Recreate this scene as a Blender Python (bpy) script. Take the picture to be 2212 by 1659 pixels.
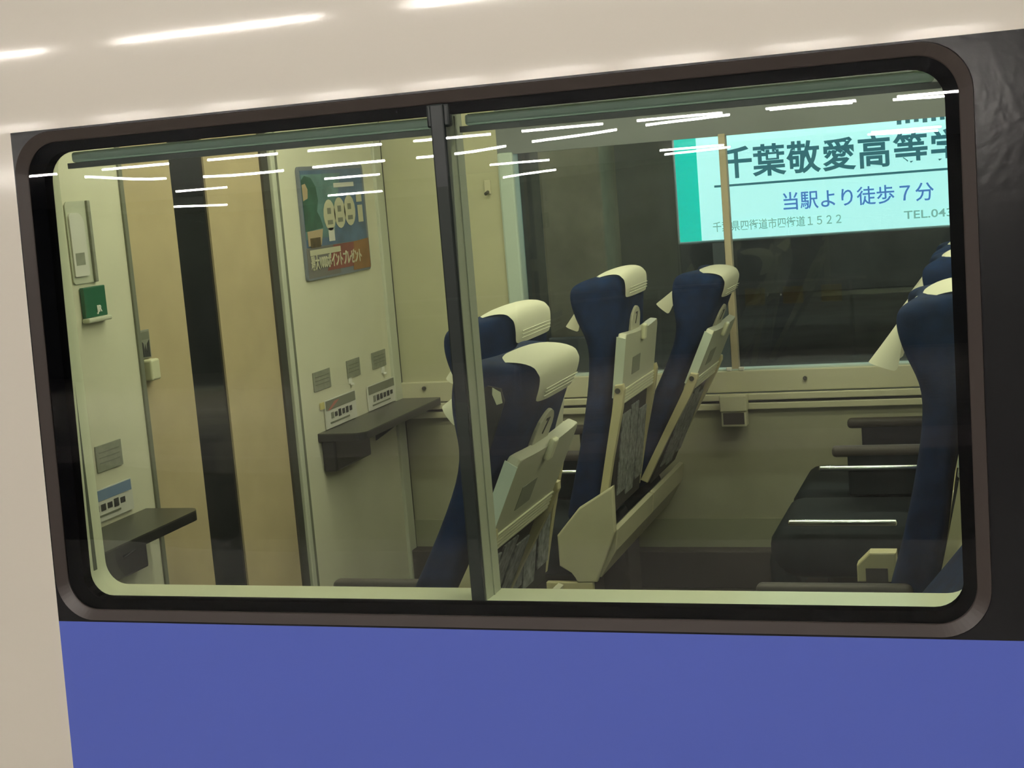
import bpy, bmesh, math, random
from mathutils import Matrix, Vector

random.seed(7)
for o in list(bpy.data.objects):
    bpy.data.objects.remove(o)
S = bpy.context.scene
C = S.collection

# ------------------------------------------------------------------ camera
FPX = 3212.436
YAW, PITCH, ROLL = 0.326886, 0.137294, -0.081282
CAM = Vector((0.0, -2.27869, 1.47048))
fwd = Vector((-math.sin(YAW) * math.cos(PITCH), math.cos(YAW) * math.cos(PITCH), -math.sin(PITCH)))
rgt = Vector((math.cos(YAW), math.sin(YAW), 0))
upv = rgt.cross(fwd)
r2 = math.cos(ROLL) * rgt + math.sin(ROLL) * upv
u2 = -math.sin(ROLL) * rgt + math.cos(ROLL) * upv
cd = bpy.data.cameras.new('camera')
cd.sensor_width = 36.0
cd.lens = FPX / 2212.0 * 36.0
cd.clip_start = 0.05
cam = bpy.data.objects.new('camera', cd)
C.objects.link(cam)
M = Matrix((r2, u2, -fwd)).transposed().to_4x4()
M.translation = CAM
cam.matrix_world = M
S.camera = cam

# ------------------------------------------------------------------ world, exposure (lamps are built with their fixtures below)
w = bpy.data.worlds.new('night')
S.world = w
w.use_nodes = True
w.node_tree.nodes['Background'].inputs[0].default_value = (0.012, 0.014, 0.02, 1)
w.node_tree.nodes['Background'].inputs[1].default_value = 1.0
S.view_settings.view_transform = 'Standard'
S.view_settings.look = 'None'
S.view_settings.exposure = 0.0
S.view_settings.gamma = 1.0
S.view_settings.use_curve_mapping = False
S.cycles.max_bounces = 7
S.cycles.use_adaptive_sampling = True
S.cycles.adaptive_threshold = 0.03
S.cycles.diffuse_bounces = 3
S.cycles.glossy_bounces = 4
S.cycles.transparent_max_bounces = 12
S.cycles.caustics_reflective = False
S.cycles.caustics_refractive = False
S.cycles.use_light_tree = False
PLAT_L = 320.0     # radiance of the platform tubes
CAR_L = 23.5        # radiance of the carriage ceiling lamps

# ------------------------------------------------------------------ materials
MATS = {}
def mat(name, col, rough=0.5, metal=0.0, spec=0.5, coat=0.0, noise=0.0, nscale=20.0, bump=0.0, bscale=200.0, emit=None, estr=0.0):
    if name in MATS:
        return MATS[name]
    m = bpy.data.materials.new(name)
    m.use_nodes = True
    nt = m.node_tree
    b = nt.nodes['Principled BSDF']
    b.inputs['Base Color'].default_value = (*col, 1)
    b.inputs['Roughness'].default_value = rough
    b.inputs['Metallic'].default_value = metal
    b.inputs['Specular IOR Level'].default_value = spec
    b.inputs['Coat Weight'].default_value = coat
    b.inputs['Coat Roughness'].default_value = 0.085
    if noise > 0:
        tc = nt.nodes.new('ShaderNodeTexCoord')
        n = nt.nodes.new('ShaderNodeTexNoise')
        n.inputs['Scale'].default_value = nscale
        n.inputs['Detail'].default_value = 4
        r = nt.nodes.new('ShaderNodeValToRGB')
        r.color_ramp.elements[0].position = 0.3
        r.color_ramp.elements[1].position = 0.7
        r.color_ramp.elements[0].color = (*[c * (1 - noise) for c in col], 1)
        r.color_ramp.elements[1].color = (*[min(1, c * (1 + noise)) for c in col], 1)
        nt.links.new(tc.outputs['Object'], n.inputs['Vector'])
        nt.links.new(n.outputs['Fac'], r.inputs['Fac'])
        nt.links.new(r.outputs['Color'], b.inputs['Base Color'])
    if bump > 0:
        tc = nt.nodes.new('ShaderNodeTexCoord')
        n = nt.nodes.new('ShaderNodeTexNoise')
        n.inputs['Scale'].default_value = bscale
        n.inputs['Detail'].default_value = 3
        bp = nt.nodes.new('ShaderNodeBump')
        bp.inputs['Strength'].default_value = bump
        bp.inputs['Distance'].default_value = 0.002
        nt.links.new(tc.outputs['Object'], n.inputs['Vector'])
        nt.links.new(n.outputs['Fac'], bp.inputs['Height'])
        nt.links.new(bp.outputs['Normal'], b.inputs['Normal'])
    if emit:
        b.inputs['Emission Color'].default_value = (*emit, 1)
        b.inputs['Emission Strength'].default_value = estr
    MATS[name] = m
    return m

def glass(name, tint, ior=1.7):
    m = bpy.data.materials.new(name)
    m.use_nodes = True
    nt = m.node_tree
    nt.nodes.clear()
    out = nt.nodes.new('ShaderNodeOutputMaterial')
    mix = nt.nodes.new('ShaderNodeMixShader')
    tr = nt.nodes.new('ShaderNodeBsdfTransparent')
    gl = nt.nodes.new('ShaderNodeBsdfGlossy')
    fr = nt.nodes.new('ShaderNodeFresnel')
    fr.inputs['IOR'].default_value = ior
    tr.inputs['Color'].default_value = (*tint, 1)
    gl.inputs['Roughness'].default_value = 0.0
    nt.links.new(fr.outputs[0], mix.inputs[0])
    nt.links.new(tr.outputs[0], mix.inputs[1])
    nt.links.new(gl.outputs[0], mix.inputs[2])
    nt.links.new(mix.outputs[0], out.inputs[0])
    MATS[name] = m
    return m

mat('body_white', (0.62, 0.58, 0.505), 0.45, coat=0.5, bump=0.11, bscale=110)
mat('band_grey', (0.011, 0.011, 0.012), 0.17, spec=0.35, bump=0.13, bscale=70)
mat('body_blue', (0.085, 0.125, 0.50), 0.36, spec=0.4, bump=0.05, bscale=90)
mat('gasket', (0.040, 0.031, 0.027), 0.4)
mat('black_print', (0.002, 0.002, 0.003), 0.7, spec=0.0)
mat('reveal', (0.74, 0.77, 0.56), 0.35)
mat('track_dark', (0.10, 0.12, 0.08), 0.5)
mat('blind_bar', (0.62, 0.82, 0.74), 0.4)
mat('mullion_dark', (0.010, 0.015, 0.015), 0.4)
mat('mullion_pale', (0.40, 0.42, 0.32), 0.4)
glass('pane_outer', (0.93, 0.97, 0.93), 1.62)
glass('pane_inner', (0.90, 0.965, 0.92), 1.62)
glass('pane_far', (0.86, 0.95, 0.93), 1.5)
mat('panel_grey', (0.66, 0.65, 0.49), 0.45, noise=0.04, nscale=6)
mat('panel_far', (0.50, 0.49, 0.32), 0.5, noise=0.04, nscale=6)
mat('door_beige', (0.50, 0.41, 0.24), 0.45, noise=0.06, nscale=8)
mat('door_glass', (0.012, 0.014, 0.014), 0.08)
mat('door_frame', (0.045, 0.045, 0.035), 0.5)
mat('trim_pale', (0.52, 0.54, 0.42), 0.4)
mat('ledge', (0.55, 0.53, 0.36), 0.45)
mat('lower_wall', (0.33, 0.32, 0.22), 0.6, noise=0.06, nscale=10)
mat('lower_wall_skirt', (0.28, 0.28, 0.19), 0.6)
mat('kick', (0.05, 0.04, 0.035), 0.6)
mat('carpet', (0.055, 0.048, 0.04), 0.9, noise=0.3, nscale=150)
mat('ceiling', (0.7, 0.68, 0.58), 0.6)
mat('frame_tan', (0.42, 0.36, 0.24), 0.4)
mat('frame_cyan', (0.50, 0.60, 0.52), 0.35)
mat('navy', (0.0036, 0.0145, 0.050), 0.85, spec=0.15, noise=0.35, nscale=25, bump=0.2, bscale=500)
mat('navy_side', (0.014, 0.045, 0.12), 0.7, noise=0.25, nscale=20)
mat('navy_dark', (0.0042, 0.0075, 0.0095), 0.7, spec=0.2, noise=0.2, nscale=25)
mat('cloth', (0.80, 0.79, 0.60), 0.8, bump=0.2, bscale=300)
def translucent(name, f):
    nt = MATS[name].node_tree
    b = nt.nodes['Principled BSDF']
    tl = nt.nodes.new('ShaderNodeBsdfTranslucent')
    tl.inputs['Color'].default_value = b.inputs['Base Color'].default_value
    mx = nt.nodes.new('ShaderNodeMixShader')
    mx.inputs[0].default_value = f
    nt.links.new(b.outputs[0], mx.inputs[1])
    nt.links.new(tl.outputs[0], mx.inputs[2])
    nt.links.new(mx.outputs[0], nt.nodes['Material Output'].inputs[0])
translucent('cloth', 0.35)
mat('hem', (0.62, 0.62, 0.47), 0.8)
mat('tray', (0.42, 0.42, 0.31), 0.45)
mat('tray_edge', (0.50, 0.56, 0.46), 0.4)
mat('arm_beige', (0.42, 0.38, 0.21), 0.45)
mat('beige_cover', (0.40, 0.38, 0.25), 0.5, noise=0.05, nscale=12)
mat('plate', (0.40, 0.39, 0.29), 0.5)
mat('print_dark', (0.03, 0.03, 0.028), 0.6)
mat('print_grey', (0.20, 0.21, 0.16), 0.6)
mat('latch', (0.62, 0.62, 0.42), 0.35)
mat('pocket', (0.018, 0.016, 0.014), 0.7, noise=0.5, nscale=30)
mat('magazine', (0.16, 0.17, 0.16), 0.5, noise=0.7, nscale=60)
mat('armrest', (0.040, 0.032, 0.026), 0.6)
mat('blind_grey', (0.17, 0.19, 0.19), 0.6, noise=0.1, nscale=3)
mat('chrome', (0.75, 0.78, 0.78), 0.22, metal=1.0)
mat('side_shade', (0.004, 0.005, 0.005), 0.7)
mat('table_dark', (0.055, 0.055, 0.042), 0.35)
mat('table_edge', (0.012, 0.012, 0.011), 0.4)
mat('paper', (0.62, 0.62, 0.55), 0.6)
mat('paper_blue', (0.16, 0.24, 0.38), 0.6)
mat('paper_red', (0.45, 0.16, 0.12), 0.6)
mat('paper_yellow', (0.65, 0.58, 0.22), 0.6)
mat('label_grey', (0.25, 0.26, 0.20), 0.5, noise=0.12, nscale=60)
mat('label_line', (0.17, 0.18, 0.13), 0.5)
mat('green_sleeve', (0.018, 0.12, 0.060), 0.4)
mat('white_print', (0.75, 0.75, 0.68), 0.6)
mat('poster_edge', (0.17, 0.19, 0.22), 0.5)
mat('poster_blue', (0.065, 0.13, 0.234), 0.4, noise=0.3, nscale=10)
mat('poster_teal', (0.0975, 0.2025, 0.2025), 0.45, noise=0.3, nscale=14)
mat('poster_green', (0.024, 0.096, 0.066), 0.45, noise=0.3, nscale=20)
mat('poster_skin', (0.45, 0.34, 0.20), 0.5)
mat('poster_drink', (0.08, 0.055, 0.02), 0.5, noise=0.4, nscale=40)
mat('poster_cream', (0.527, 0.51, 0.357), 0.5)
mat('poster_red', (0.225, 0.0562, 0.045), 0.45, noise=0.2, nscale=10)
mat('poster_orange', (0.266, 0.126, 0.035), 0.45, noise=0.2, nscale=10)
mat('poster_slate', (0.16, 0.15, 0.14), 0.5)
mat('concrete', (0.30, 0.25, 0.17), 0.8, noise=0.3, nscale=3)
mat('concrete_dark', (0.16, 0.165, 0.155), 0.85, noise=0.2, nscale=2)
mat('roof', (0.62, 0.63, 0.68), 0.7, noise=0.1, nscale=0.6)
mat('asphalt', (0.26, 0.24, 0.22), 0.85, noise=0.2, nscale=4)
mat('asphalt_near', (0.17, 0.16, 0.145), 0.8, noise=0.1, nscale=4)
mat('bounce_pale', (0.62, 0.58, 0.50), 0.8, noise=0.05, nscale=3)
mat('edge_strip', (0.42, 0.36, 0.34), 0.8)
mat('lamp_body', (0.75, 0.75, 0.72), 0.5)
mat('bench_yellow', (0.55, 0.38, 0.06), 0.5)
mat('steel', (0.4, 0.4, 0.4), 0.4, metal=0.8)
mat('tube', (0.9, 0.9, 0.9), 0.5, emit=(1.0, 0.93, 0.85), estr=PLAT_L)
mat('car_tube', (0.9, 0.9, 0.9), 0.5, emit=(1.0, 0.93, 0.72), estr=CAR_L)
mat('sign_face', (0.6, 0.75, 0.75), 0.4, emit=(0.58, 0.95, 1.02), estr=1.15)
mat('sign_green', (0.0, 0.4, 0.33), 0.4, emit=(0.0, 0.66, 0.55), estr=1.0)
mat('sign_text', (0.03, 0.08, 0.10), 0.5, emit=(0.035, 0.16, 0.21), estr=1.0)
mat('sign_blue', (0.05, 0.12, 0.4), 0.5, emit=(0.08, 0.22, 0.62), estr=1.0)
mat('sign_grey', (0.2, 0.35, 0.35), 0.5, emit=(0.27, 0.47, 0.46), estr=1.0)

for k in ('sign_text', 'sign_blue', 'sign_grey', 'sign_green'):
    MATS[k].cycles.emission_sampling = 'NONE'

# ------------------------------------------------------------------ helpers
def obj(name, bm, m, parent=None, smooth=False):
    me = bpy.data.meshes.new(name)
    bmesh.ops.recalc_face_normals(bm, faces=bm.faces)
    bm.to_mesh(me)
    bm.free()
    me.materials.append(MATS[m])
    if smooth:
        for p in me.polygons:
            p.use_smooth = True
    o = bpy.data.objects.new(name, me)
    C.objects.link(o)
    if parent:
        o.parent = parent
    return o

def tag(o, label, cat, group=None):
    o['label'] = label
    o['category'] = cat
    if group:
        o['group'] = group
    return o

def struct(o, label=None):
    o['kind'] = 'structure'
    if label:
        o['label'] = label
    return o

def thing(name, label, cat, loc=(0, 0, 0), group=None):
    o = bpy.data.objects.new(name, None)
    o.empty_display_size = 0.05
    C.objects.link(o)
    o.location = loc
    return tag(o, label, cat, group)

def box(a, b, bev=0.0, seg=2, bm=None):
    new = bm is None
    if new:
        bm = bmesh.new()
    x0, y0, z0 = a
    x1, y1, z1 = b
    vs = [bm.verts.new(v) for v in ((x0, y0, z0), (x1, y0, z0), (x1, y1, z0), (x0, y1, z0), (x0, y0, z1), (x1, y0, z1), (x1, y1, z1), (x0, y1, z1))]
    fs = [bm.faces.new([vs[i] for i in f]) for f in ((0, 3, 2, 1), (4, 5, 6, 7), (0, 1, 5, 4), (1, 2, 6, 5), (2, 3, 7, 6), (3, 0, 4, 7))]
    if bev > 0:
        es = set(e for f in fs for e in f.edges)
        bmesh.ops.bevel(bm, geom=list(es), offset=bev, segments=seg, affect='EDGES', profile=0.5)
    return bm

def prism(pts, axis, d0, d1, bev=0.0, bm=None):
    """polygon pts (p,q) extruded along axis between d0 and d1; axis y: (x,z), x: (y,z), z: (x,y)"""
    if bm is None:
        bm = bmesh.new()
    def P(p, q, d):
        return {'y': (p, d, q), 'x': (d, p, q), 'z': (p, q, d)}[axis]
    A = [bm.verts.new(P(p, q, d0)) for p, q in pts]
    B = [bm.verts.new(P(p, q, d1)) for p, q in pts]
    n = len(pts)
    fs = [bm.faces.new(A), bm.faces.new(B[::-1])]
    for i in range(n):
        fs.append(bm.faces.new((A[i], B[i], B[(i + 1) % n], A[(i + 1) % n])))
    if bev > 0:
        es = [e for e in set(e for f in fs[:2] for e in f.edges)]
        bmesh.ops.bevel(bm, geom=es, offset=bev, segments=2, affect='EDGES', profile=0.5)
    return bm

def rrect(x0, x1, z0, z1, r, n=8):
    if not isinstance(r, (tuple, list)):
        r = (r, r, r, r)
    pts = []
    for (cx, cz, a0, rr) in ((x1 - r[0], z0 + r[0], -90, r[0]), (x1 - r[1], z1 - r[1], 0, r[1]), (x0 + r[2], z1 - r[2], 90, r[2]), (x0 + r[3], z0 + r[3], 180, r[3])):
        for i in range(n + 1):
            t = math.radians(a0 + 90 * i / n)
            pts.append((cx + rr * math.cos(t), cz + rr * math.sin(t)))
    return pts

def bridge(bm, loops, close_last=False):
    """loops: list of lists of 3D points with equal count; bridges neighbours"""
    V = [[bm.verts.new(p) for p in L] for L in loops]
    n = len(V[0])
    for a, b in zip(V[:-1], V[1:]):
        for i in range(n):
            bm.faces.new((a[i], a[(i + 1) % n], b[(i + 1) % n], b[i]))
    return V

def cyl(p0, p1, r, n=10, bm=None, r2=None):
    if bm is None:
        bm = bmesh.new()
    p0, p1 = Vector(p0), Vector(p1)
    d = (p1 - p0).normalized()
    u = d.orthogonal().normalized()
    v = d.cross(u)
    r2 = r if r2 is None else r2
    A = [bm.verts.new(p0 + r * (math.cos(2 * math.pi * i / n) * u + math.sin(2 * math.pi * i / n) * v)) for i in range(n)]
    B = [bm.verts.new(p1 + r2 * (math.cos(2 * math.pi * i / n) * u + math.sin(2 * math.pi * i / n) * v)) for i in range(n)]
    bm.faces.new(A[::-1])
    bm.faces.new(B)
    for i in range(n):
        bm.faces.new((A[i], A[(i + 1) % n], B[(i + 1) % n], B[i]))
    return bm

def text_mesh(name, body, size, m, mtx, parent, width=None, bold=0.0, extrude=0.001):
    """flat lettering turned into a mesh, centred on mtx, local x to the right, local y up"""
    cu = bpy.data.curves.new(name, 'FONT')
    cu.body = body
    cu.size = size
    cu.align_x = 'CENTER'
    cu.offset = bold
    cu.extrude = extrude
    cu.resolution_u = 3
    t = bpy.data.objects.new(name, cu)
    C.objects.link(t)
    dg = bpy.context.evaluated_depsgraph_get()
    me = bpy.data.meshes.new_from_object(t.evaluated_get(dg))
    bpy.data.objects.remove(t)
    xs = [v.co.x for v in me.vertices]
    ys = [v.co.y for v in me.vertices]
    cx, cy = (min(xs) + max(xs)) / 2, (min(ys) + max(ys)) / 2
    sx = width / (max(xs) - min(xs)) if width else 1.0
    for v in me.vertices:
        v.co.x = (v.co.x - cx) * sx
        v.co.y -= cy
    me.materials.clear()
    me.materials.append(MATS[m])
    o = bpy.data.objects.new(name, me)
    C.objects.link(o)
    o.parent = parent
    o.matrix_parent_inverse = Matrix.Identity(4)
    o.matrix_local = mtx
    return o

LEAN, ZB, ZT, XL = 0.041582, 0.72, 1.6234, -1.7028
def L(x, z, d=0.0):
    return (x, LEAN * (z - ZB) + d, z)

# ------------------------------------------------------------------ the carriage side (outside)
XR = 2.6
prof = [(-0.95, None), (0.3, None), (ZB, None), (ZT, None)]
def skin(x0, x1, zs, d=0.0, n=24):
    bm = bmesh.new()
    rows = []
    for (y, z) in zs:
        rows.append([bm.verts.new((x0 + (x1 - x0) * i / n, y + d, z)) for i in range(n + 1)])
    for a, b in zip(rows[:-1], rows[1:]):
        for i in range(n):
            bm.faces.new((a[i], a[i + 1], b[i + 1], b[i]))
    return bm
# upper body: a lip, then a cantrail curving inwards
up = [(LEAN * (ZT - ZB), ZT)]
z, y = ZT, LEAN * (ZT - ZB)
while z < 2.75:
    dz = 0.01
    zz = z - ZT
    if zz < 0.03:
        tl = 0.95 + 1.25 * zz / 0.03
    elif zz < 0.15:
        tl = 2.2 + 5.8 * (zz - 0.03) / 0.12
    else:
        tl = min(60, 8 + (zz - 0.15) * 50)
    y += dz * math.tan(math.radians(tl))
    z += dz
    up.append((y, z))
wall_near = obj('wall_near', skin(-5.2, XR, up, 0.0, 2), 'body_white', None, True)
struct(wall_near, 'glossy off-white painted carriage side above the window')
lo = [(LEAN * (zz - ZB), zz) for zz in (-0.95, 0.0, ZB, 1.2, ZT)]
obj('body_panel', skin(-5.2, XL, lo, 0.0, 2), 'body_white', wall_near, True)['label'] = 'off-white painted panel left of the window'
obj('blue_stripe', skin(XL, XR, [(LEAN * (zz - ZB), zz) for zz in (-0.95, 0.0, ZB)], 0.0, 2), 'body_blue', wall_near, True)['label'] = 'blue painted stripe below the window'
bm = bmesh.new()
FO = (-1.700, -0.036, 0.722, 1.6215)
inner = rrect(-1.6985, -0.0375, 0.7235, 1.620, 0.075)
outer = rrect(XL, XR, ZB, ZT, 0.0005)
bridge(bm, [[L(*p) for p in outer], [L(*p) for p in inner], [L(p[0], p[1], 0.02) for p in inner]])
obj('dark_band', bm, 'band_grey', wall_near)['label'] = 'dark grey painted band around the window'

# window: gasket, printed border, panes, reveal, mullion, blind rails
window_1 = bpy.data.objects.new('window_1', None)
C.objects.link(window_1)
window_1.location = (0, 0, 0)
struct(window_1, 'wide carriage window with rounded corners in the dark band')
bm = bmesh.new()
o_ = rrect(*FO, 0.078, 14)
m1 = rrect(-1.6975, -0.0385, 0.7245, 1.619, 0.0765, 14)
m2 = rrect(-1.6805, -0.0575, 0.7400, 1.602, 0.063, 14)
i_ = rrect(-1.679, -0.059, 0.7415, 1.6005, 0.0615, 14)
bridge(bm, [[L(p[0], p[1], 0.006) for p in o_], [L(p[0], p[1], -0.0045) for p in m1], [L(p[0], p[1], 0.0065) for p in m2], [L(p[0], p[1], 0.008) for p in i_], [L(p[0], p[1], 0.02) for p in i_]])
obj('gasket', bm, 'gasket', window_1)
bm = bmesh.new()
g_o = rrect(-1.682, -0.056, 0.736, 1.605, 0.064)
g_i = rrect(-1.648, -0.079, 0.760, 1.582, (0.045, 0.05, 0.05, 0.045))
bridge(bm, [[L(p[0], p[1], 0.0115) for p in g_o], [L(p[0], p[1], 0.0115) for p in g_i], [L(p[0], p[1], 0.036) for p in g_i]])
obj('black_border', bm, 'black_print', window_1)
def pane(name, m, d, extra=None):
    bm = bmesh.new()
    nx, nz = 40, 10
    x0, x1, z0, z1 = -1.681, -0.057, 0.737, 1.604
    rows = []
    for k in range(nz + 1):
        zz = z0 + (z1 - z0) * k / nz
        row = []
        for i in range(nx + 1):
            x = x0 + (x1 - x0) * i / nx
            e = extra(x) * (zz - 1.25) if extra else 0
            row.append(bm.verts.new(L(x, zz, d + e)))
        rows.append(row)
    for a, b in zip(rows[:-1], rows[1:]):
        for i in range(nx):
            bm.faces.new((a[i], a[i + 1], b[i + 1], b[i]))
    return obj(name, bm, m, window_1, True)
KX = [(-1.70, .0005), (-1.63, .0016), (-1.43, .0060), (-1.27, .0073), (-1.08, .0067), (-.88, .0066), (-.69, .0039), (-.50, .0015), (-.31, .0002), (0.0, .0015)]
def pillow(x):
    for (xa, ea), (xb, eb) in zip(KX[:-1], KX[1:]):
        if xa <= x <= xb:
            t = (x - xa) / (xb - xa)
            t = t * t * (3 - 2 * t)
            return ea + (eb - ea) * t
    return 0
pane('pane', 'pane_outer', 0.009)
pane('pane', 'pane_inner', 0.025, pillow)
bm = bmesh.new()
fr0 = rrect(-1.650, -0.077, 0.757, 1.585, (0.045, 0.05, 0.05, 0.045))
fr1 = rrect(-1.676, -0.060, 0.7545, 1.600, (0.05, 0.05, 0.05, 0.045))
fr2 = rrect(-1.69, -0.045, 0.74, 1.615, (0.06, 0.06, 0.06, 0.06))
bridge(bm, [[L(p[0], p[1], 0.034) for p in fr0], [(p[0], 0.13, p[1]) for p in fr1], [(p[0], 0.135, p[1]) for p in fr2]])
obj('reveal', bm, 'reveal', window_1, True)
# blind guide groove on the left cheek of the reveal
obj('blind_guide', box((-1.661, 0.062, 0.80), (-1.6555, 0.072, 1.56)), 'track_dark', window_1)
# mullion
mu = box((-0.8905, 0.048, 0.752), (-0.866, 0.125, 1.60), 0.002)
obj('mullion', mu, 'mullion_pale', window_1)
obj('mullion_gasket', box((-0.8915, 0.040, 0.752), (-0.8665, 0.05, 1.60), 0.003), 'mullion_dark', window_1)
obj('mullion_rib', box((-0.8665, 0.085, 0.756), (-0.864, 0.092, 1.58)), 'mullion_pale', window_1)
for (a, b) in ((-1.615, -0.905), (-0.848, -0.095)):
    o = obj('blind_rail', box((a, 0.085, 1.562), (b, 0.105, 1.5815), 0.006, 3), 'blind_bar', window_1)
    obj('rubber_lip', box((a - 0.01, 0.088, 1.552), (b + 0.01, 0.102, 1.562)), 'mullion_dark', o)
obj('mullion_cap', box((-0.899, 0.044, 1.562), (-0.858, 0.06, 1.60), 0.004), 'mullion_dark', window_1)

# ------------------------------------------------------------------ the carriage inside
XB, YF, ZC = -2.14, 2.75, 2.15
floor = struct(obj('floor', box((XB - 0.05, 0.05, -0.05), (XR, YF + 0.1, 0.0)), 'carpet'), 'dark brown carriage floor')
ceiling = struct(obj('ceiling', box((XB - 0.05, 0.12, ZC), (XR, YF + 0.1, ZC + 0.04)), 'ceiling'), 'pale carriage ceiling')
# inner lining round the near window
lin = obj('wall_lining', box((XB, 0.128, 0.0), (XR, 0.142, 0.742)), 'lower_wall')
struct(lin, 'inner wall lining below the near window')
for a, b in (((XB, 0.128, 1.612), (XR, 0.142, ZC)), ((XB, 0.128, 0.742), (-1.688, 0.142, 1.612)), ((-0.047, 0.128, 0.742), (XR, 0.142, 1.612))):
    obj('lining_panel', box(a, b), 'panel_grey', lin)

# bulkhead with its door
wall_left = obj('wall_left', box((XB - 0.04, 0.12, 0.0), (XB, 1.045, ZC)), 'panel_grey')
struct(wall_left, 'grey end bulkhead panel nearest the window')
obj('bulkhead_panel', box((XB - 0.04, 1.935, 0.0), (XB, YF + 0.02, ZC)), 'panel_grey', wall_left)
obj('bulkhead_header', box((XB - 0.04, 1.045, 1.95), (XB, 1.935, ZC)), 'panel_grey', wall_left)
obj('corner_post', box((XB - 0.01, YF - 0.075, 0.0), (XB + 0.012, YF - 0.01, ZC), 0.004), 'trim_pale', wall_left)
obj('corner_gap', box((XB - 0.01, YF - 0.012, 0.0), (XB + 0.010, YF + 0.0, ZC)), 'door_frame', wall_left)
door_1 = obj('door_1', box((XB - 0.035, 1.06, 0.0), (XB - 0.012, 1.322, 1.95)), 'door_beige')
struct(door_1, 'beige sliding bulkhead door with a tall dark glass strip')
obj('door_leaf', box((XB - 0.035, 1.508, 0.0), (XB - 0.012, 1.845, 1.95)), 'door_beige', door_1)
obj('door_glass', box((XB - 0.03, 1.322, 0.0), (XB - 0.018, 1.508, 1.95)), 'door_glass', door_1)
obj('jamb', box((XB - 0.03, 1.045, 0.0), (XB + 0.006, 1.062, 1.95), 0.002), 'label_line', door_1)
obj('jamb', box((XB - 0.03, 1.842, 0.0), (XB - 0.004, 1.884, 1.95)), 'door_frame', door_1)
obj('jamb', box((XB - 0.03, 1.884, 0.0), (XB + 0.008, 1.912, 1.95), 0.004), 'trim_pale', door_1)
obj('jamb', box((XB - 0.03, 1.912, 0.0), (XB + 0.002, 1.936, 1.95)), 'label_line', door_1)

# far wall
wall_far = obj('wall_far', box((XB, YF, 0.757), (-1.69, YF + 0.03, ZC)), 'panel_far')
struct(wall_far, 'yellowish side wall at the far side of the carriage')
obj('upper_wall', box((-1.69, YF, 1.553), (XR, YF + 0.03, ZC)), 'blind_grey', wall_far)
obj('window_ledge', box((XB, YF - 0.012, 0.682), (XR, YF + 0.05, 0.757), 0.004), 'ledge', wall_far)
obj('ledge_rail', box((XB, YF - 0.022, 0.655), (XR, YF + 0.03, 0.678), 0.003), 'ledge', wall_far)
obj('ledge_groove', box((XB, YF + 0.0, 0.644), (XR, YF + 0.03, 0.656)), 'door_frame', wall_far)
obj('ledge_rail', box((XB, YF - 0.016, 0.622), (XR, YF + 0.03, 0.645), 0.003), 'ledge', wall_far)
obj('lower_wall', box((XB, YF + 0.004, 0.237), (XR, YF + 0.03, 0.624)), 'lower_wall', wall_far)
obj('skirt_panel', box((XB, YF - 0.004, 0.13), (XR, YF + 0.03, 0.237)), 'lower_wall_skirt', wall_far)
obj('heater_cover', box((XB, YF - 0.06, 0.0), (XR, YF + 0.03, 0.135), 0.005), 'kick', wall_far)
for (kx, kz) in ((-0.658, 0.725), (-2.04, 0.735)):
    obj('knob', cyl((kx, YF - 0.012, kz), (kx, YF - 0.022, kz), 0.007), 'table_dark', wall_far)
window_2 = bpy.data.objects.new('window_2', None)
C.objects.link(window_2)
struct(window_2, 'far side window with a thin tan upright')
obj('window_frame', box((-1.69, YF - 0.012, 0.75), (-1.632, YF + 0.06, 1.56), 0.008), 'frame_cyan', window_2)
obj('upright', box((-0.906, YF - 0.004, 0.757), (-0.882, YF + 0.03, 1.56), 0.003), 'frame_tan', window_2)
obj('pane', box((-1.64, YF + 0.045, 0.75), (XR, YF + 0.046, 1.56)), 'pane_far', window_2)
obj('sill_bead', box((-1.632, YF - 0.006, 0.755), (XR, YF + 0.045, 0.763), 0.002), 'frame_cyan', window_2)
for x in (-0.915, -0.872):
    obj('clip', box((x - 0.009, YF - 0.014, 0.757), (x + 0.009, YF - 0.002, 0.770), 0.003), 'white_print', window_2)
wall_right_closure = struct(obj('wall_right_closure', box((XR, 0.05, 0.0), (XR + 0.04, YF + 0.1, ZC)), 'panel_grey'), 'unseen wall added to close the carriage against light leaks')  # added closure, the carriage really runs on; keeps light from leaking

# carriage ceiling lamps
for i, yy in enumerate((0.98, 1.80)):
    t = thing('ceiling_lamp', ('long ceiling lamp strip above the near seats', 'long ceiling lamp strip above the far seats')[i], 'ceiling lamp', (0.2, yy, ZC))
    obj('housing', box((-2.25, -0.06, -0.012), (2.2, 0.06, -0.0005)), 'lamp_body', t)
    obj('diffuser', box((-2.23, -0.045, -0.03), (2.18, 0.045, -0.0125), 0.006), 'car_tube', t)

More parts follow.
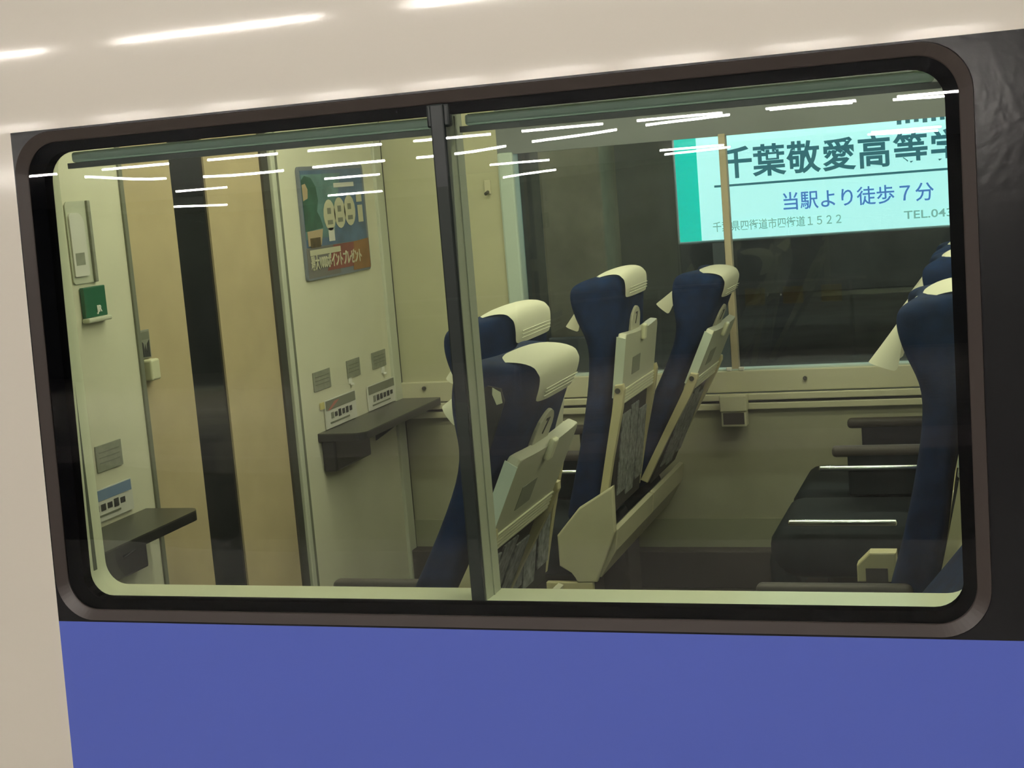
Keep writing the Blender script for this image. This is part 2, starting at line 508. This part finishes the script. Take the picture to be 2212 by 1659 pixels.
# ------------------------------------------------------------------ seats
PZ = 0.44
SECT = [
    (0.00, [(0, .0), (.12, .0), (.19, -.003), (.215, -.02), (.22, -.07), (.20, -.12), (.12, -.12), (0, -.12)]),
    (0.06, [(0, .0), (.12, .0), (.20, -.003), (.222, -.02), (.225, -.07), (.205, -.11), (.12, -.105), (0, -.10)]),
    (0.26, [(0, .0), (.12, .0), (.20, -.003), (.222, -.018), (.226, -.05), (.205, -.086), (.12, -.076), (0, -.07)]),
    (0.44, [(0, .0), (.12, .0), (.20, -.003), (.222, -.018), (.226, -.045), (.205, -.074), (.12, -.065), (0, -.06)]),
    (0.55, [(0, .0), (.11, .0), (.185, -.003), (.214, -.022), (.226, -.055), (.208, -.082), (.12, -.070), (0, -.065)]),
    (0.60, [(0, .002), (.10, .002), (.155, -.003), (.198, -.035), (.226, -.085), (.214, -.128), (.12, -.085), (0, -.075)]),
    (0.66, [(0, .002), (.10, .002), (.145, -.004), (.185, -.040), (.222, -.105), (.210, -.160), (.12, -.110), (0, -.095)]),
    (0.70, [(0, .0), (.10, .0), (.140, -.006), (.178, -.042), (.212, -.105), (.200, -.160), (.11, -.125), (0, -.112)]),
    (0.738, [(0, -.004), (.10, -.004), (.135, -.010), (.165, -.045), (.190, -.100), (.180, -.145), (.10, -.122), (0, -.115)]),
    (0.760, [(0, -.020), (.085, -.020), (.115, -.026), (.140, -.050), (.158, -.090), (.150, -.120), (.08, -.110), (0, -.105)]),
]
def make_backrest():
    bm = bmesh.new()
    loops = []
    for u, h in SECT:
        k = max(0.0, (u - 0.69) / 0.07) * 0.36
        ring = [(wv, yv, u + k * wv) for yv, wv in h] + [(wv, -yv, u + k * wv) for yv, wv in h[-2:0:-1]]
        loops.append(ring)
    V = bridge(bm, loops)
    bm.faces.new(V[0])
    bm.faces.new(V[-1][::-1])
    return bm
def make_cloth():
    """headrest cover: from the rear hem over the top to the free front hem"""
    path = [(.678, .009), (.695, .0095), (.712, .008), (.73, .004), (.745, -.003), (.7535, -.016), (.754, -.035), (.748, -.058), (.738, -.082), (.722, -.104), (.702, -.121), (.68, -.134), (.655, -.147), (.625, -.164), (.592, -.183), (.560, -.202)]
    ny = 14
    bm = bmesh.new()
    rows = []
    for k, (u, wv) in enumerate(path):
        s = k / (len(path) - 1)
        hw = 0.130 + 0.012 * math.sin(s * math.pi) - (0.03 * max(0, s - .6) / .4)
        row = []
        for i in range(ny + 1):
            t = -1 + 2 * i / ny
            drop = 0.012 * abs(t) ** 3
            du = -drop if 4 <= k <= 9 else 0
            dw = 0
            if k < 5:
                dw = -0.007 * abs(t) ** 4
            if s > 0.74:
                dw = (0.068 * (s - 0.74) / 0.26) * abs(t) ** 1.5
            row.append(bm.verts.new((wv + dw, t * hw, u + du)))
        rows.append(row)
    for a, b in zip(rows[:-1], rows[1:]):
        for i in range(ny):
            bm.faces.new((a[i], a[i + 1], b[i + 1], b[i]))
    return bm
def solid(o, th, sub=0):
    md = o.modifiers.new('thickness', 'SOLIDIFY')
    md.thickness = th
    md.offset = 0
    if sub:
        s = o.modifiers.new('smooth', 'SUBSURF')
        s.levels = s.render_levels = sub

def make_seat(name, label, aisle_side, aisle, far, grip=False, num=True):  # grip: adds the painted shade patches on the headrest sides
    """aisle_side +1: aisle towards +y, -1: towards -y. Built at the origin, seat facing -x, backrest hinge over x = 0"""
    t = thing(name, label, 'train seat', (0, 0, 0), 'reclining train seats')
    def back(o):
        o.location = (0, 0, PZ)
        return o
    b = back(obj('backrest', make_backrest(), 'navy', t, True))
    s = b.modifiers.new('smooth', 'SUBSURF')
    s.levels = s.render_levels = 2
    parts = [b]
    # pale piping line up the rear edge
    c = back(obj('headrest_cover', make_cloth(), 'cloth', t, True))
    s2 = c.modifiers.new('smooth', 'SUBSURF')
    s2.levels = s2.render_levels = 1
    c['label'] = 'cream cloth headrest cover'
    parts.append(c)
    for du in (0.013, 0.024, 0.035):
        obj('hem', box((.0085, -.108, .679 + du * .7), (.0105, .108, .681 + du * .7), 0.0008), 'hem', c)
    # dark patch standing in for the shaded hollow on both headrest sides
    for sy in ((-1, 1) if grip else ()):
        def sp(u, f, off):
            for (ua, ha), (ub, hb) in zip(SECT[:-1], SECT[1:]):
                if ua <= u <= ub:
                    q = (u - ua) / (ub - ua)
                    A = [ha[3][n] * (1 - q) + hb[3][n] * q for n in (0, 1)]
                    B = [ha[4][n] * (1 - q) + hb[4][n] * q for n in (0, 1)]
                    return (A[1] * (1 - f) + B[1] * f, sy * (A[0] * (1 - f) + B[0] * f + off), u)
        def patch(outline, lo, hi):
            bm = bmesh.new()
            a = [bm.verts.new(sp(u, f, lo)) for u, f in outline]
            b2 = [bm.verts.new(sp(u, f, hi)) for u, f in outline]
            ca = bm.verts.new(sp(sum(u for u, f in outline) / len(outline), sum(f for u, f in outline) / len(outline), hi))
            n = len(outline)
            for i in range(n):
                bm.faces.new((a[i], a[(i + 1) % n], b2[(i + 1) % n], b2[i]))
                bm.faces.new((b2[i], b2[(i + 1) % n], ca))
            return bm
        g = back(obj('headrest_side_shade', patch([(.555, .12), (.625, -.02), (.672, .0), (.692, .2), (.69, .55), (.66, .85), (.60, .95), (.555, .8), (.54, .45)], -.006, .002), 'side_shade', t))
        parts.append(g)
        obj('hollow_highlight', patch([(.668, .02), (.686, .16), (.690, .40), (.678, .34), (.662, .14)], -.001, .004), 'latch', g)  # pale piece set in as the highlight in the hollow
    # tray with ridged lower edge
    top = [(-.205, .572), (-.195, .584)] + [(-.195 + .39 * i / 10, .584 - 0.010 * (1 - ((i - 5) / 5.0) ** 2)) for i in range(1, 10)] + [(.195, .584), (.205, .572)]
    tp = [(.205, .388), (.198, .378), (-.198, .378), (-.205, .388)]
    tr = back(obj('tray', prism(top + tp, 'x', 0.006, 0.030, 0.004), 'tray', t))
    parts.append(tr)
    for k in range(5):
        obj('ridge', box((.029, -.198, .384 + k * .009), (.0335, .198, .3885 + k * .009)), 'latch', tr)
    obj('tray_side', prism([(.004, .40), (.004, .575), (.031, .572), (.031, .40)], 'y', -.2085, -.2045), 'tray_edge', tr)
    obj('notice_label', box((.0295, -.10, .455), (.0312, -.005, .505)), 'print_grey', tr)
    obj('latch', box((.028, -.016, .545), (.042, .016, .592), 0.006, 3), 'latch', tr)
    # number plate above the tray
    pl = [(-.055, .57), (-.052, .605)] + [(-.045 + .09 * i / 8, .62 + .022 * math.sin(math.pi * i / 8)) for i in range(9)] + [(.052, .605), (.055, .57)]
    p = back(obj('number_plate', prism(pl, 'x', .001, .009, 0.002), 'plate', t))
    parts.append(p)
    if num:
        text_mesh('numeral', '7', 0.05, 'print_dark', Matrix.Translation((.0095, .0, .607)) @ Matrix.Rotation(math.radians(90), 4, 'Z') @ Matrix.Rotation(math.radians(90), 4, 'X'), p)
    # tray arms, pocket
    for sy in (-1, 1):
        pa = [(.012, .44), (.034, .445), (.040, .43), (.038, .38), (.022, .22), (.012, .06), (-.012, .06), (.0, .22), (.010, .36)]
        a = back(obj('tray_arm', prism(pa, 'y', sy * .196, sy * .222, 0.003), 'arm_beige', t))
        parts.append(a)
        obj('pivot', cyl((.022, sy * .190, .425), (.022, sy * .2245, .425), .008), 'table_dark', a)
    pk = back(obj('seat_pocket', box((.003, -.185, .05), (.018, .185, .37), 0.004), 'pocket', t))
    parts.append(pk)
    for k, (ya, za, wd, ht, rz) in enumerate(((-.13, .10, .10, .24, 4), (-.02, .08, .09, .27, -5), (.09, .10, .09, .22, 6))):
        m_ = obj('magazine', box((.018, ya, za), (.022, ya + wd, za + ht), 0.001), 'magazine', pk)
    # cushion, rear cover, side cover, armrests
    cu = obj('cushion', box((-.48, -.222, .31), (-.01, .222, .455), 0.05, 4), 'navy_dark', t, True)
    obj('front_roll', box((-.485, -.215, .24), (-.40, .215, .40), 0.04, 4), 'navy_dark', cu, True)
    obj('rear_cover', prism([(-.03, .40), (.045, .465), (.058, .46), (.05, .40), (.0, .32), (-.04, .32)], 'y', -.23, .23, 0.004), 'beige_cover', t)
    ay = aisle_side * .245
    if aisle and far:
        obj('side_cover', prism([(-.115, .45), (-.045, .53), (.06, .593), (.057, .46), (-.007, .313), (-.065, .31), (-.076, .345), (-.115, .36)], 'y', ay - .012, ay + .012, 0.005), 'beige_cover', t)
        obj('foot_bracket', box((-.16, ay - .01, .28), (-.02, ay + .01, .312), 0.003), 'arm_beige', t)
        obj('chrome_strip', box((-.42, ay - aisle_side * .012 - .008, .470), (-.13, ay - aisle_side * .012 + .008, .488), 0.006, 3), 'chrome', t, True)
    if aisle and not far:
        h = obj('hinge_cover', prism([(-.185, .475), (-.185, .515), (-.155, .545), (-.095, .545), (-.095, .475)], 'y', ay - .022, ay + .022, 0.004), 'arm_beige', t)
        obj('hinge_slot', box((-.165, ay - .0235, .475), (-.115, ay - .0215, .508)), 'kick', h)
    my = -aisle_side * .225                        # armrest on the side away from the aisle
    ar = obj('armrest', box((-.345, my - .019, .568), (-.03, my + .019, .601), 0.012, 3), 'armrest', t, True)
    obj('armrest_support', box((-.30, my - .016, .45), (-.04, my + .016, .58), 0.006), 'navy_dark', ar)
    if aisle and far:
        obj('armrest_trim', box((-.385, my + aisle_side * .018 - .007, .528), (-.09, my + aisle_side * .018 + .007, .545), 0.006, 3), 'chrome', ar, True)
    obj('pedestal', box((-.34, -.10, .0), (-.08, .10, .31), 0.02), 'kick', t)
    return t, parts

def copy_seat(src, label):
    r = src.copy()
    C.objects.link(r)
    r['label'] = label
    cp = []
    for ch in list(src.children):
        c = ch.copy()
        C.objects.link(c)
        c.parent = r
        cp.append(c)
        for g in ch.children:
            d = g.copy()
            C.objects.link(d)
            d.parent = c
    return r, [c for c in cp if abs(c.location.z - PZ) < 1e-6]

UPR, REC = math.radians(8.5), math.radians(24.9)
def place(seat, x, y, ang):
    root, parts = seat
    root.location = (x, y, 0)
    for q in parts:
        q.rotation_euler = (0, ang, 0)

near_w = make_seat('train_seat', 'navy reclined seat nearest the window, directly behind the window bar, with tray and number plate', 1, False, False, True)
near_a = make_seat('train_seat', 'navy upright seat just behind the reclined one nearest the window, cream cover on top', 1, True, False)
far_a = make_seat('train_seat', 'navy upright seat with cream cover across the aisle, left one of the far pair', -1, True, True)
far_w = make_seat('train_seat', 'navy reclined seat by the far window in front of the tan upright', -1, False, True)
R1, R2 = -1.13, -0.17
place(near_w, R1, 0.46, REC)
place(near_a, R1, 0.93, UPR)
place(far_a, R1, 1.94, UPR)
place(far_w, R1, 2.41, REC)
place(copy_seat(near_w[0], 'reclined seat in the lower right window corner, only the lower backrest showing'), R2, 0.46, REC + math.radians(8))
place(copy_seat(near_a[0], 'navy upright seat cut off by the right window edge, facing left, cream-topped headrest'), R2, 0.93, UPR)
place(copy_seat(far_a[0], 'dark seat across the aisle at right, its cushion lit by chrome strips'), R2, 1.94, UPR)
place(copy_seat(far_w[0], 'dark seat by the far wall at right, behind the cushion with chrome strips'), R2, 2.41, UPR)

# ------------------------------------------------------------------ bulkhead tables and papers
def wall_table(label, y0, y1, round_hi, rnd_lo, m0, m1):
    t = thing('wall_table', label, 'table', (XB, 0, 0.70), 'dark folding wall tables on the bulkhead')
    pts = [(0.001, y0), (0.001, y1)]
    x1 = 0.163
    def arc(cx, cy, r, a0, a1):
        return [(cx + r * math.cos(math.radians(a0 + (a1 - a0) * i / 6)), cy + r * math.sin(math.radians(a0 + (a1 - a0) * i / 6))) for i in range(7)]
    pts = [(0.001, y0)] + arc(x1 - rnd_lo, y0 + rnd_lo, rnd_lo, -90, 0) + arc(x1 - round_hi, y1 - round_hi, round_hi, 0, 90) + [(0.001, y1)]
    top = obj('table_top', prism(pts, 'z', -0.004, 0.0), 'table_dark', t)
    obj('edge_band', prism(pts, 'z', -0.026, -0.004), 'table_edge', t)
    obj('mounting_box', box((0.001, m0, -0.13), (0.05, m1, -0.0265), 0.006), 'table_edge', t)
    obj('bracket', prism([(0.001, -.0265), (0.13, -.0265), (0.001, -.11)], 'y', (y0 + y1) / 2 + .1, (y0 + y1) / 2 + .12), 'table_edge', t)
    return t
wall_table('dark wall table on the near bulkhead panel left of the beige door', 0.40, 1.0, 0.035, 0.01, 0.60, 0.91)
wall_table('dark wall table on the far bulkhead panel right of the beige door', 2.03, 2.735, 0.01, 0.04, 2.05, 2.33)

def card(label, y0, y1, z0, z1, top_col, red=False):
    t = thing('notice_card', label, 'notice card', (XB + 0.003, 0, 0))
    obj('sheet', box((0, y0, z0), (0.004, y1, z1)), 'paper', t)
    h = z1 - z0
    wd = y1 - y0
    obj('header_print', box((0.0042, y0 + wd * .02, z1 - h * .36), (0.005, y1 - wd * .02, z1 - h * .03)), top_col, t)
    rnd = random.Random(int(y0 * 100))
    if red:
        obj('red_print', prism([(y0 + wd * .06, z1 - h * .36), (y0 + wd * .3, z1 - h * .1), (y0 + wd * .45, z1 - h * .1), (y0 + wd * .16, z1 - h * .36)], 'x', 0.0052, 0.0056), 'paper_red', t)
        obj('yellow_tab', box((0.0, y0 - 0.03, z1 - h * .25), (0.004, y0 - 0.002, z1 - h * .02)), 'paper_yellow', t)
    for k in range(6):
        ya = y0 + wd * (.16 + k * .12)
        hh = h * rnd.uniform(.16, .26)
        zc = z0 + h * .42
        obj('print_mark', box((0.0042, ya, zc - hh / 2), (0.0052, ya + wd * .085, zc + hh / 2)), 'print_dark' if k > 0 else 'print_grey', t)
    obj('print_mark', box((0.0042, y0 + wd * .12, z0 + h * .14), (0.0052, y0 + wd * .75, z0 + h * .2)), 'label_line', t)
    return t
card('printed card with a red corner standing at the door end of the right wall table', 2.092, 2.335, 0.703, 0.797, 'label_line', True)
card('printed card standing at the far end of the right wall table', 2.44, 2.695, 0.703, 0.79, 'label_line')
card('blue-topped printed card above the left wall table', 0.70, 0.938, 0.715, 0.795, 'paper_blue')
for (hy_, hz_, lb) in ((2.315, .828, 'small white hook above the red-cornered card'), (2.60, .822, 'small white hook above the card farthest from the door')):
    t = thing('wall_hook', lb, 'hook', (XB, hy_, hz_))
    obj('hook_plate', box((0, -.012, -.006), (.004, .012, .016), 0.001), 'white_print', t)
    obj('hook_tip', box((.004, -.004, -.012), (.016, .004, -.004), 0.002), 'white_print', t)

def square(label, y0, y1, z0, z1):
    t = thing('notice_plate', label, 'notice plate', (XB + 0.001, 0, 0), 'grey square plates on the bulkhead')
    obj('plate', box((0, y0, z0), (0.003, y1, z1), 0.001), 'label_grey', t)
    for k in range(3):
        z = z0 + (z1 - z0) * (.3 + .2 * k)
        obj('print_line', box((0.003, y0 + .012, z), (0.0036, y1 - .012, z + .003)), 'label_line', t)
square('grey square plate nearest the door on the right bulkhead panel', 2.034, 2.162, .836, .899)
square('middle grey square plate of three on the right bulkhead panel', 2.298, 2.404, .840, .901)
square('grey square plate farthest from the door on the right bulkhead panel', 2.512, 2.632, .840, .899)
square('single grey square plate on the left bulkhead panel above the blue-topped card', .806, .918, .834, .900)

# green sleeve and paper notice by the left edge
t = thing('green_pamphlet_holder', 'green holder with a small white emblem on the left bulkhead panel', 'holder', (XB + 0.001, 0, 0))
obj('sleeve', box((0, .822, 1.215), (.012, .914, 1.29), 0.002), 'green_sleeve', t)
obj('lip', box((0, .818, 1.203), (.022, .918, 1.215), 0.004), 'trim_pale', t)
text_mesh('emblem', 'JR', 0.022, 'white_print', Matrix.Translation((.0128, .878, 1.232)) @ Matrix.Rotation(math.radians(90), 4, 'Z') @ Matrix.Rotation(math.radians(90), 4, 'X'), t, bold=0.0008)
t = thing('paper_notice', 'tall cream paper notice with a rounded top above the green holder', 'notice', (XB + 0.001, 0, 0))
obj('backing', prism(rrect(.800, .905, 1.30, 1.50, .012), 'x', 0, .003), 'trim_pale', t)
obj('sheet', prism(rrect(.806, .866, 1.318, 1.472, (.008, .03, .01, .004)), 'x', .003, .007), 'paper', t)
obj('edge_rail', box((.0, .884, 1.30), (.010, .896, 1.50), 0.002), 'label_grey', t)
obj('print_block', box((.007, .815, 1.345), (.0075, .852, 1.375)), 'label_grey', t)
# door handle plate on the sliding door edge
t = thing('door_handle', 'narrow plate with a dark pictogram over a cream grip on the door edge', 'door handle', (XB - 0.011, 0, 0))
obj('sticker', box((0, 1.070, 1.080), (.006, 1.118, 1.155), 0.001), 'label_grey', t)
obj('pictogram', prism([(1.078, 1.085), (1.112, 1.083), (1.112, 1.128), (1.10, 1.118), (1.098, 1.095), (1.092, 1.118), (1.088, 1.096), (1.084, 1.12), (1.078, 1.125)], 'x', .0065, .0072), 'print_dark', t)
obj('sticker_print', box((.0062, 1.075, 1.13), (.0068, 1.114, 1.15)), 'label_line', t)
obj('grip', box((0, 1.074, 1.022), (.030, 1.116, 1.078), 0.006, 3), 'latch', t)

# poster
t = thing('poster', 'framed blue and red advertising poster on the right bulkhead panel', 'poster', (XB + 0.001, 0, 0))
PY0, PY1, PZ0, PZ1 = 2.055, 2.567, 1.194, 1.560
def py(f): return PY0 + (PY1 - PY0) * f
def pz(f): return PZ0 + (PZ1 - PZ0) * f
obj('frame', prism(rrect(PY0, PY1, PZ0, PZ1, .012), 'x', 0, .008, 0.002), 'poster_edge', t)
obj('blue_field', box((.008, py(.03), pz(.29)), (.0088, py(.97), pz(.965))), 'poster_blue', t)
obj('teal_field', prism([(py(.03), pz(.36)), (py(.45), pz(.36)), (py(.62), pz(.93)), (py(.03), pz(.93))], 'x', .0089, .0094), 'poster_teal', t)
obj('figure_print', prism([(py(.03), pz(.43)), (py(.29), pz(.45)), (py(.26), pz(.54)), (py(.22), pz(.60)), (py(.25), pz(.70)), (py(.23), pz(.82)), (py(.17), pz(.90)), (py(.08), pz(.92)), (py(.03), pz(.88))], 'x', .0095, .0099), 'poster_green', t)
obj('figure_face', prism([(py(.035), pz(.70)), (py(.10), pz(.72)), (py(.11), pz(.80)), (py(.08), pz(.85)), (py(.035), pz(.84))], 'x', .0100, .0104), 'poster_skin', t)
obj('cup_print', prism([(py(.05), pz(.30)), (py(.24), pz(.30)), (py(.28), pz(.44)), (py(.05), pz(.43))], 'x', .0100, .0104), 'poster_skin', t)
obj('drink_print', box((.0105, py(.08), pz(.285)), (.0108, py(.23), pz(.37))), 'poster_drink', t)
for k, f in enumerate((.40, .56, .72)):
    pts = [(py(f) + .046 * math.cos(2 * math.pi * i / 16), pz(.555 + .012 * k) + .052 * math.sin(2 * math.pi * i / 16)) for i in range(16)]
    o = obj('white_oval', prism(pts, 'x', .0100, .0104), 'poster_cream', t)
    obj('oval_mark', box((.0105, py(f) - .016, pz(.565 + .012 * k)), (.0108, py(f) + .012, pz(.62 + .012 * k))), 'print_grey', o)
    obj('oval_mark', box((.0105, py(f) - .02, pz(.47 + .012 * k)), (.0108, py(f) + .02, pz(.51 + .012 * k))), 'print_grey', o)
obj('side_caption', box((.0100, py(.85), pz(.46)), (.0104, py(.93), pz(.62))), 'poster_cream', t)
obj('side_caption', box((.0100, py(.84), pz(.65)), (.0104, py(.93), pz(.72))), 'poster_cream', t)
obj('headline_print', box((.0100, py(.50), pz(.80)), (.0104, py(.82), pz(.84))), 'paper', t)
obj('bottle_print', box((.0100, py(.36), pz(.32)), (.0104, py(.45), pz(.44)), 0.0001), 'paper', t)
obj('slate_band', box((.008, py(.02), pz(.02)), (.0088, py(.5), pz(.285))), 'poster_slate', t)
obj('red_band', prism([(py(.30), pz(.06)), (py(.75), pz(.06)), (py(.85), pz(.285)), (py(.42), pz(.285))], 'x', .0089, .0094), 'poster_red', t)
obj('orange_band', prism([(py(.70), pz(.02)), (py(.985), pz(.02)), (py(.985), pz(.30)), (py(.74), pz(.285))], 'x', .0095, .0098), 'poster_orange', t)
obj('cream_ribbon', box((.0099, py(.06), pz(.215)), (.0103, py(.52), pz(.265))), 'poster_cream', t)
text_mesh('slogan', '最大1000ポイントプレゼント', 0.05, 'poster_cream', Matrix.Translation((.0108, py(.45), pz(.15))) @ Matrix.Rotation(math.radians(90), 4, 'Z') @ Matrix.Rotation(math.radians(90), 4, 'X'), t, width=.40, bold=.001)

# coat hook on the far wall, bracket under the far sill
t = thing('coat_hook', 'small coat hook high on the far wall left of the window', 'hook', (-1.735, YF, 1.44))
obj('hook_plate', box((-.012, -.006, -.02), (.012, -.0005, .03), 0.002), 'ledge', t)
obj('hook_tip', cyl((0, -.006, -.012), (0, -.03, -.018), .006), 'table_dark', t)
t = thing('wall_bracket', 'small beige bracket with a dark slot under the far window ledge', 'bracket', (-0.898, YF - .023, .625))
obj('housing', box((-.046, -.05, -.0), (.046, -.0005, .055), 0.004), 'ledge', t)
obj('slot_frame', box((-.043, -.045, -.052), (.043, -.0005, -.0005), 0.004), 'ledge', t)
obj('dark_slot', box((-.036, -.0465, -.044), (.036, -.0452, -.004)), 'kick', t)

# ------------------------------------------------------------------ beyond the far window: platform, pillar, light-box sign
plat_far = struct(obj('floor_far_platform', box((-14, 5.6, -1.0), (10, 14, 0.0)), 'concrete_dark'), 'dark platform beyond the far window')
struct(obj('track_bed', box((-14, -30, -1.4), (10, 14, -1.02)), 'concrete_dark'), 'dark track bed')
struct(obj('wall_beyond', box((-14, 14, -1), (10, 14.2, 5)), 'concrete_dark'), 'dark wall beyond the far platform')
t = thing('pillar', 'tan concrete pillar outside the far window', 'pillar', (-2.81, 7.8, 0.0))
obj('shaft', box((-.22, -.22, 0.0), (.22, .22, 4.0), 0.02), 'concrete', t)
obj('collar', box((-.24, -.24, 0.0), (.24, .24, .35), 0.015), 'concrete_dark', t)

SY = 8.0
sg = thing('lightbox_sign', 'glowing white and green school sign board beyond the far window', 'sign', (0, SY, 0))
X0, X1, Z0, Z1 = -2.16, 0.75, 0.931, 1.90
obj('cabinet', box((X0 - .02, .012, Z0 - .02), (X1 + .02, .16, Z1 + .02), 0.01), 'lamp_body', sg)
obj('face', box((X0, .002, Z0), (X1, .012, Z1)), 'sign_face', sg)
obj('green_border', box((X0, -.001, Z0), (-2.008, .0019, Z1)), 'sign_green', sg)
def st(body, x, z, size, m, width=None, bold=0.0):
    text_mesh('lettering', body, size, m, Matrix.Translation((x, -.0015, z)) @ Matrix.Rotation(math.radians(90), 4, 'X'), sg, width, bold)
for ch, x in zip('千葉敬愛高等学校', (-1.735, -1.513, -1.281, -1.045, -.814, -.581, -.345, -.11)):
    st(ch, x, 1.452, .225, 'sign_text', None, .005)
obj('rule', box((-1.898, -.002, 1.291), (.2, .0005, 1.306)), 'sign_text', sg)
st('当駅より徒歩７分', -.937, 1.162, .13, 'sign_blue', 0.99, .0012)
st('千葉県四街道市四街道１５２２', -1.487, 1.021, .075, 'sign_grey', .875, .001)
st('TEL.043', -.485, 1.015, .075, 'sign_grey', .31, .001)
for k in range(7):
    obj('print_mark', box((-.66 + k * .055, -.002, 1.612 + .004 * (k % 3)), (-.66 + k * .055 + .03, .0005, 1.66)), 'sign_text', sg)
for x in (-1.9, .5):
    obj('post', box((x - .04, .02, 0), (x + .04, .1, Z0 - .02)), 'steel', sg)

# ------------------------------------------------------------------ the station side the camera stands on
struct(obj('floor_platform', box((-20, -5.2, -1.0), (10, -.12, -0.03)), 'asphalt_near'), 'grey platform the photograph is taken from')
struct(obj('trim_bounce_strip', box((-20, -2.5, -0.03), (10, -.12, -0.02)), 'bounce_pale'), 'unseen pale strip added beside the carriage to bounce light onto its lower side')  # added reflector, lifts the lower body paint with bounced lamp light
struct(obj('floor_opposite_platform', box((-34, -26, -1.0), (10, -9.1, -0.01)), 'asphalt'), 'opposite platform seen only as a reflection')
struct(obj('platform_edge', box((-34, -10.6, -0.009), (10, -9.1, 0.0)), 'edge_strip'), 'pale platform edge')
struct(obj('ceiling_platform', box((-20, -6.2, 3.78), (10, -1.2, 3.85)), 'roof'), 'platform roof overhead')
struct(obj('ceiling_opposite_platform', box((-34, -27, 3.78), (10, -13, 3.85)), 'roof'), 'opposite platform roof')
struct(obj('wall_opposite', box((-34, -26.4, -1), (10, -26, 3.9)), 'concrete_dark'), 'dark station wall behind the opposite platform')

tube_me = None
def lamp(label, loc, group, length=1.2):
    global tube_me
    t = thing('tube_lamp', label, 'lamp', loc, group)
    if tube_me is None:
        a = obj('housing', box((0, -.06, .02), (1.2, .06, .17), 0.01), 'lamp_body', t)
        b = obj('tube', cyl((0.01, 0, 0.0), (1.19, 0, 0.0), .0165, 6), 'tube', t, True)
        tube_me = (a.data, b.data)
    else:
        for nm, me in zip(('housing', 'tube'), tube_me):
            o = bpy.data.objects.new(nm, me)
            C.objects.link(o)
            o.parent = t
    t.scale = (length / 1.2, 1, 1)
ORD = ('first', 'second', 'third', 'fourth', 'fifth', 'sixth', 'seventh', 'eighth', 'ninth')
for k in range(9):
    x = (-15.35, -13.33, -11.47, -9.78, -8.09, -6.44, -4.77, -3.00, -1.29)[k]
    lamp(ORD[k] + ' tube from the left in the upper row of bright dashes mirrored in the window', (x, -17.83, 3.6), 'opposite platform tubes, first row')
for k in range(5):
    x = (-14.81, -11.72, -8.53, -5.49, -2.01)[k]
    lamp(ORD[k] + ' tube from the left in the lower row of short dashes mirrored in the window', (x, -22.45, 3.6), 'opposite platform tubes, second row', 1.1)
for k in range(7):
    lamp(ORD[k] + ' tube from the left over the near platform, mirrored in the white paint', (-6.28 + 1.71 * k, -4.6, 3.6), 'tubes over the near platform')
for k in range(3):
    lamp(ORD[k] + ' tube from the left over the platform beyond the far window', (-4.6 + 2.4 * k, 6.3, 3.3), 'tubes beyond the carriage', 0.6)

# yellow bench backs on the opposite platform, seen as a reflection
t = thing('platform_bench', 'row of yellow bench backs under a rail, mirrored in the window', 'bench', (0, -17.0, 0))
for k in range(3):
    obj('seat_back', box((-3.25 + k * .49, -.03, 1.0), (-2.99 + k * .49, .0, 1.22), 0.01), 'bench_yellow', t)
obj('rail', cyl((-8.6, -.05, 1.29), (-1.7, -.05, 1.29), .02), 'steel', t)
for x in (-8.4, -6.4, -4.4, -3.4, -1.9):
    obj('leg', cyl((x, -.05, -.01), (x, -.05, 1.29), .02), 'steel', t)
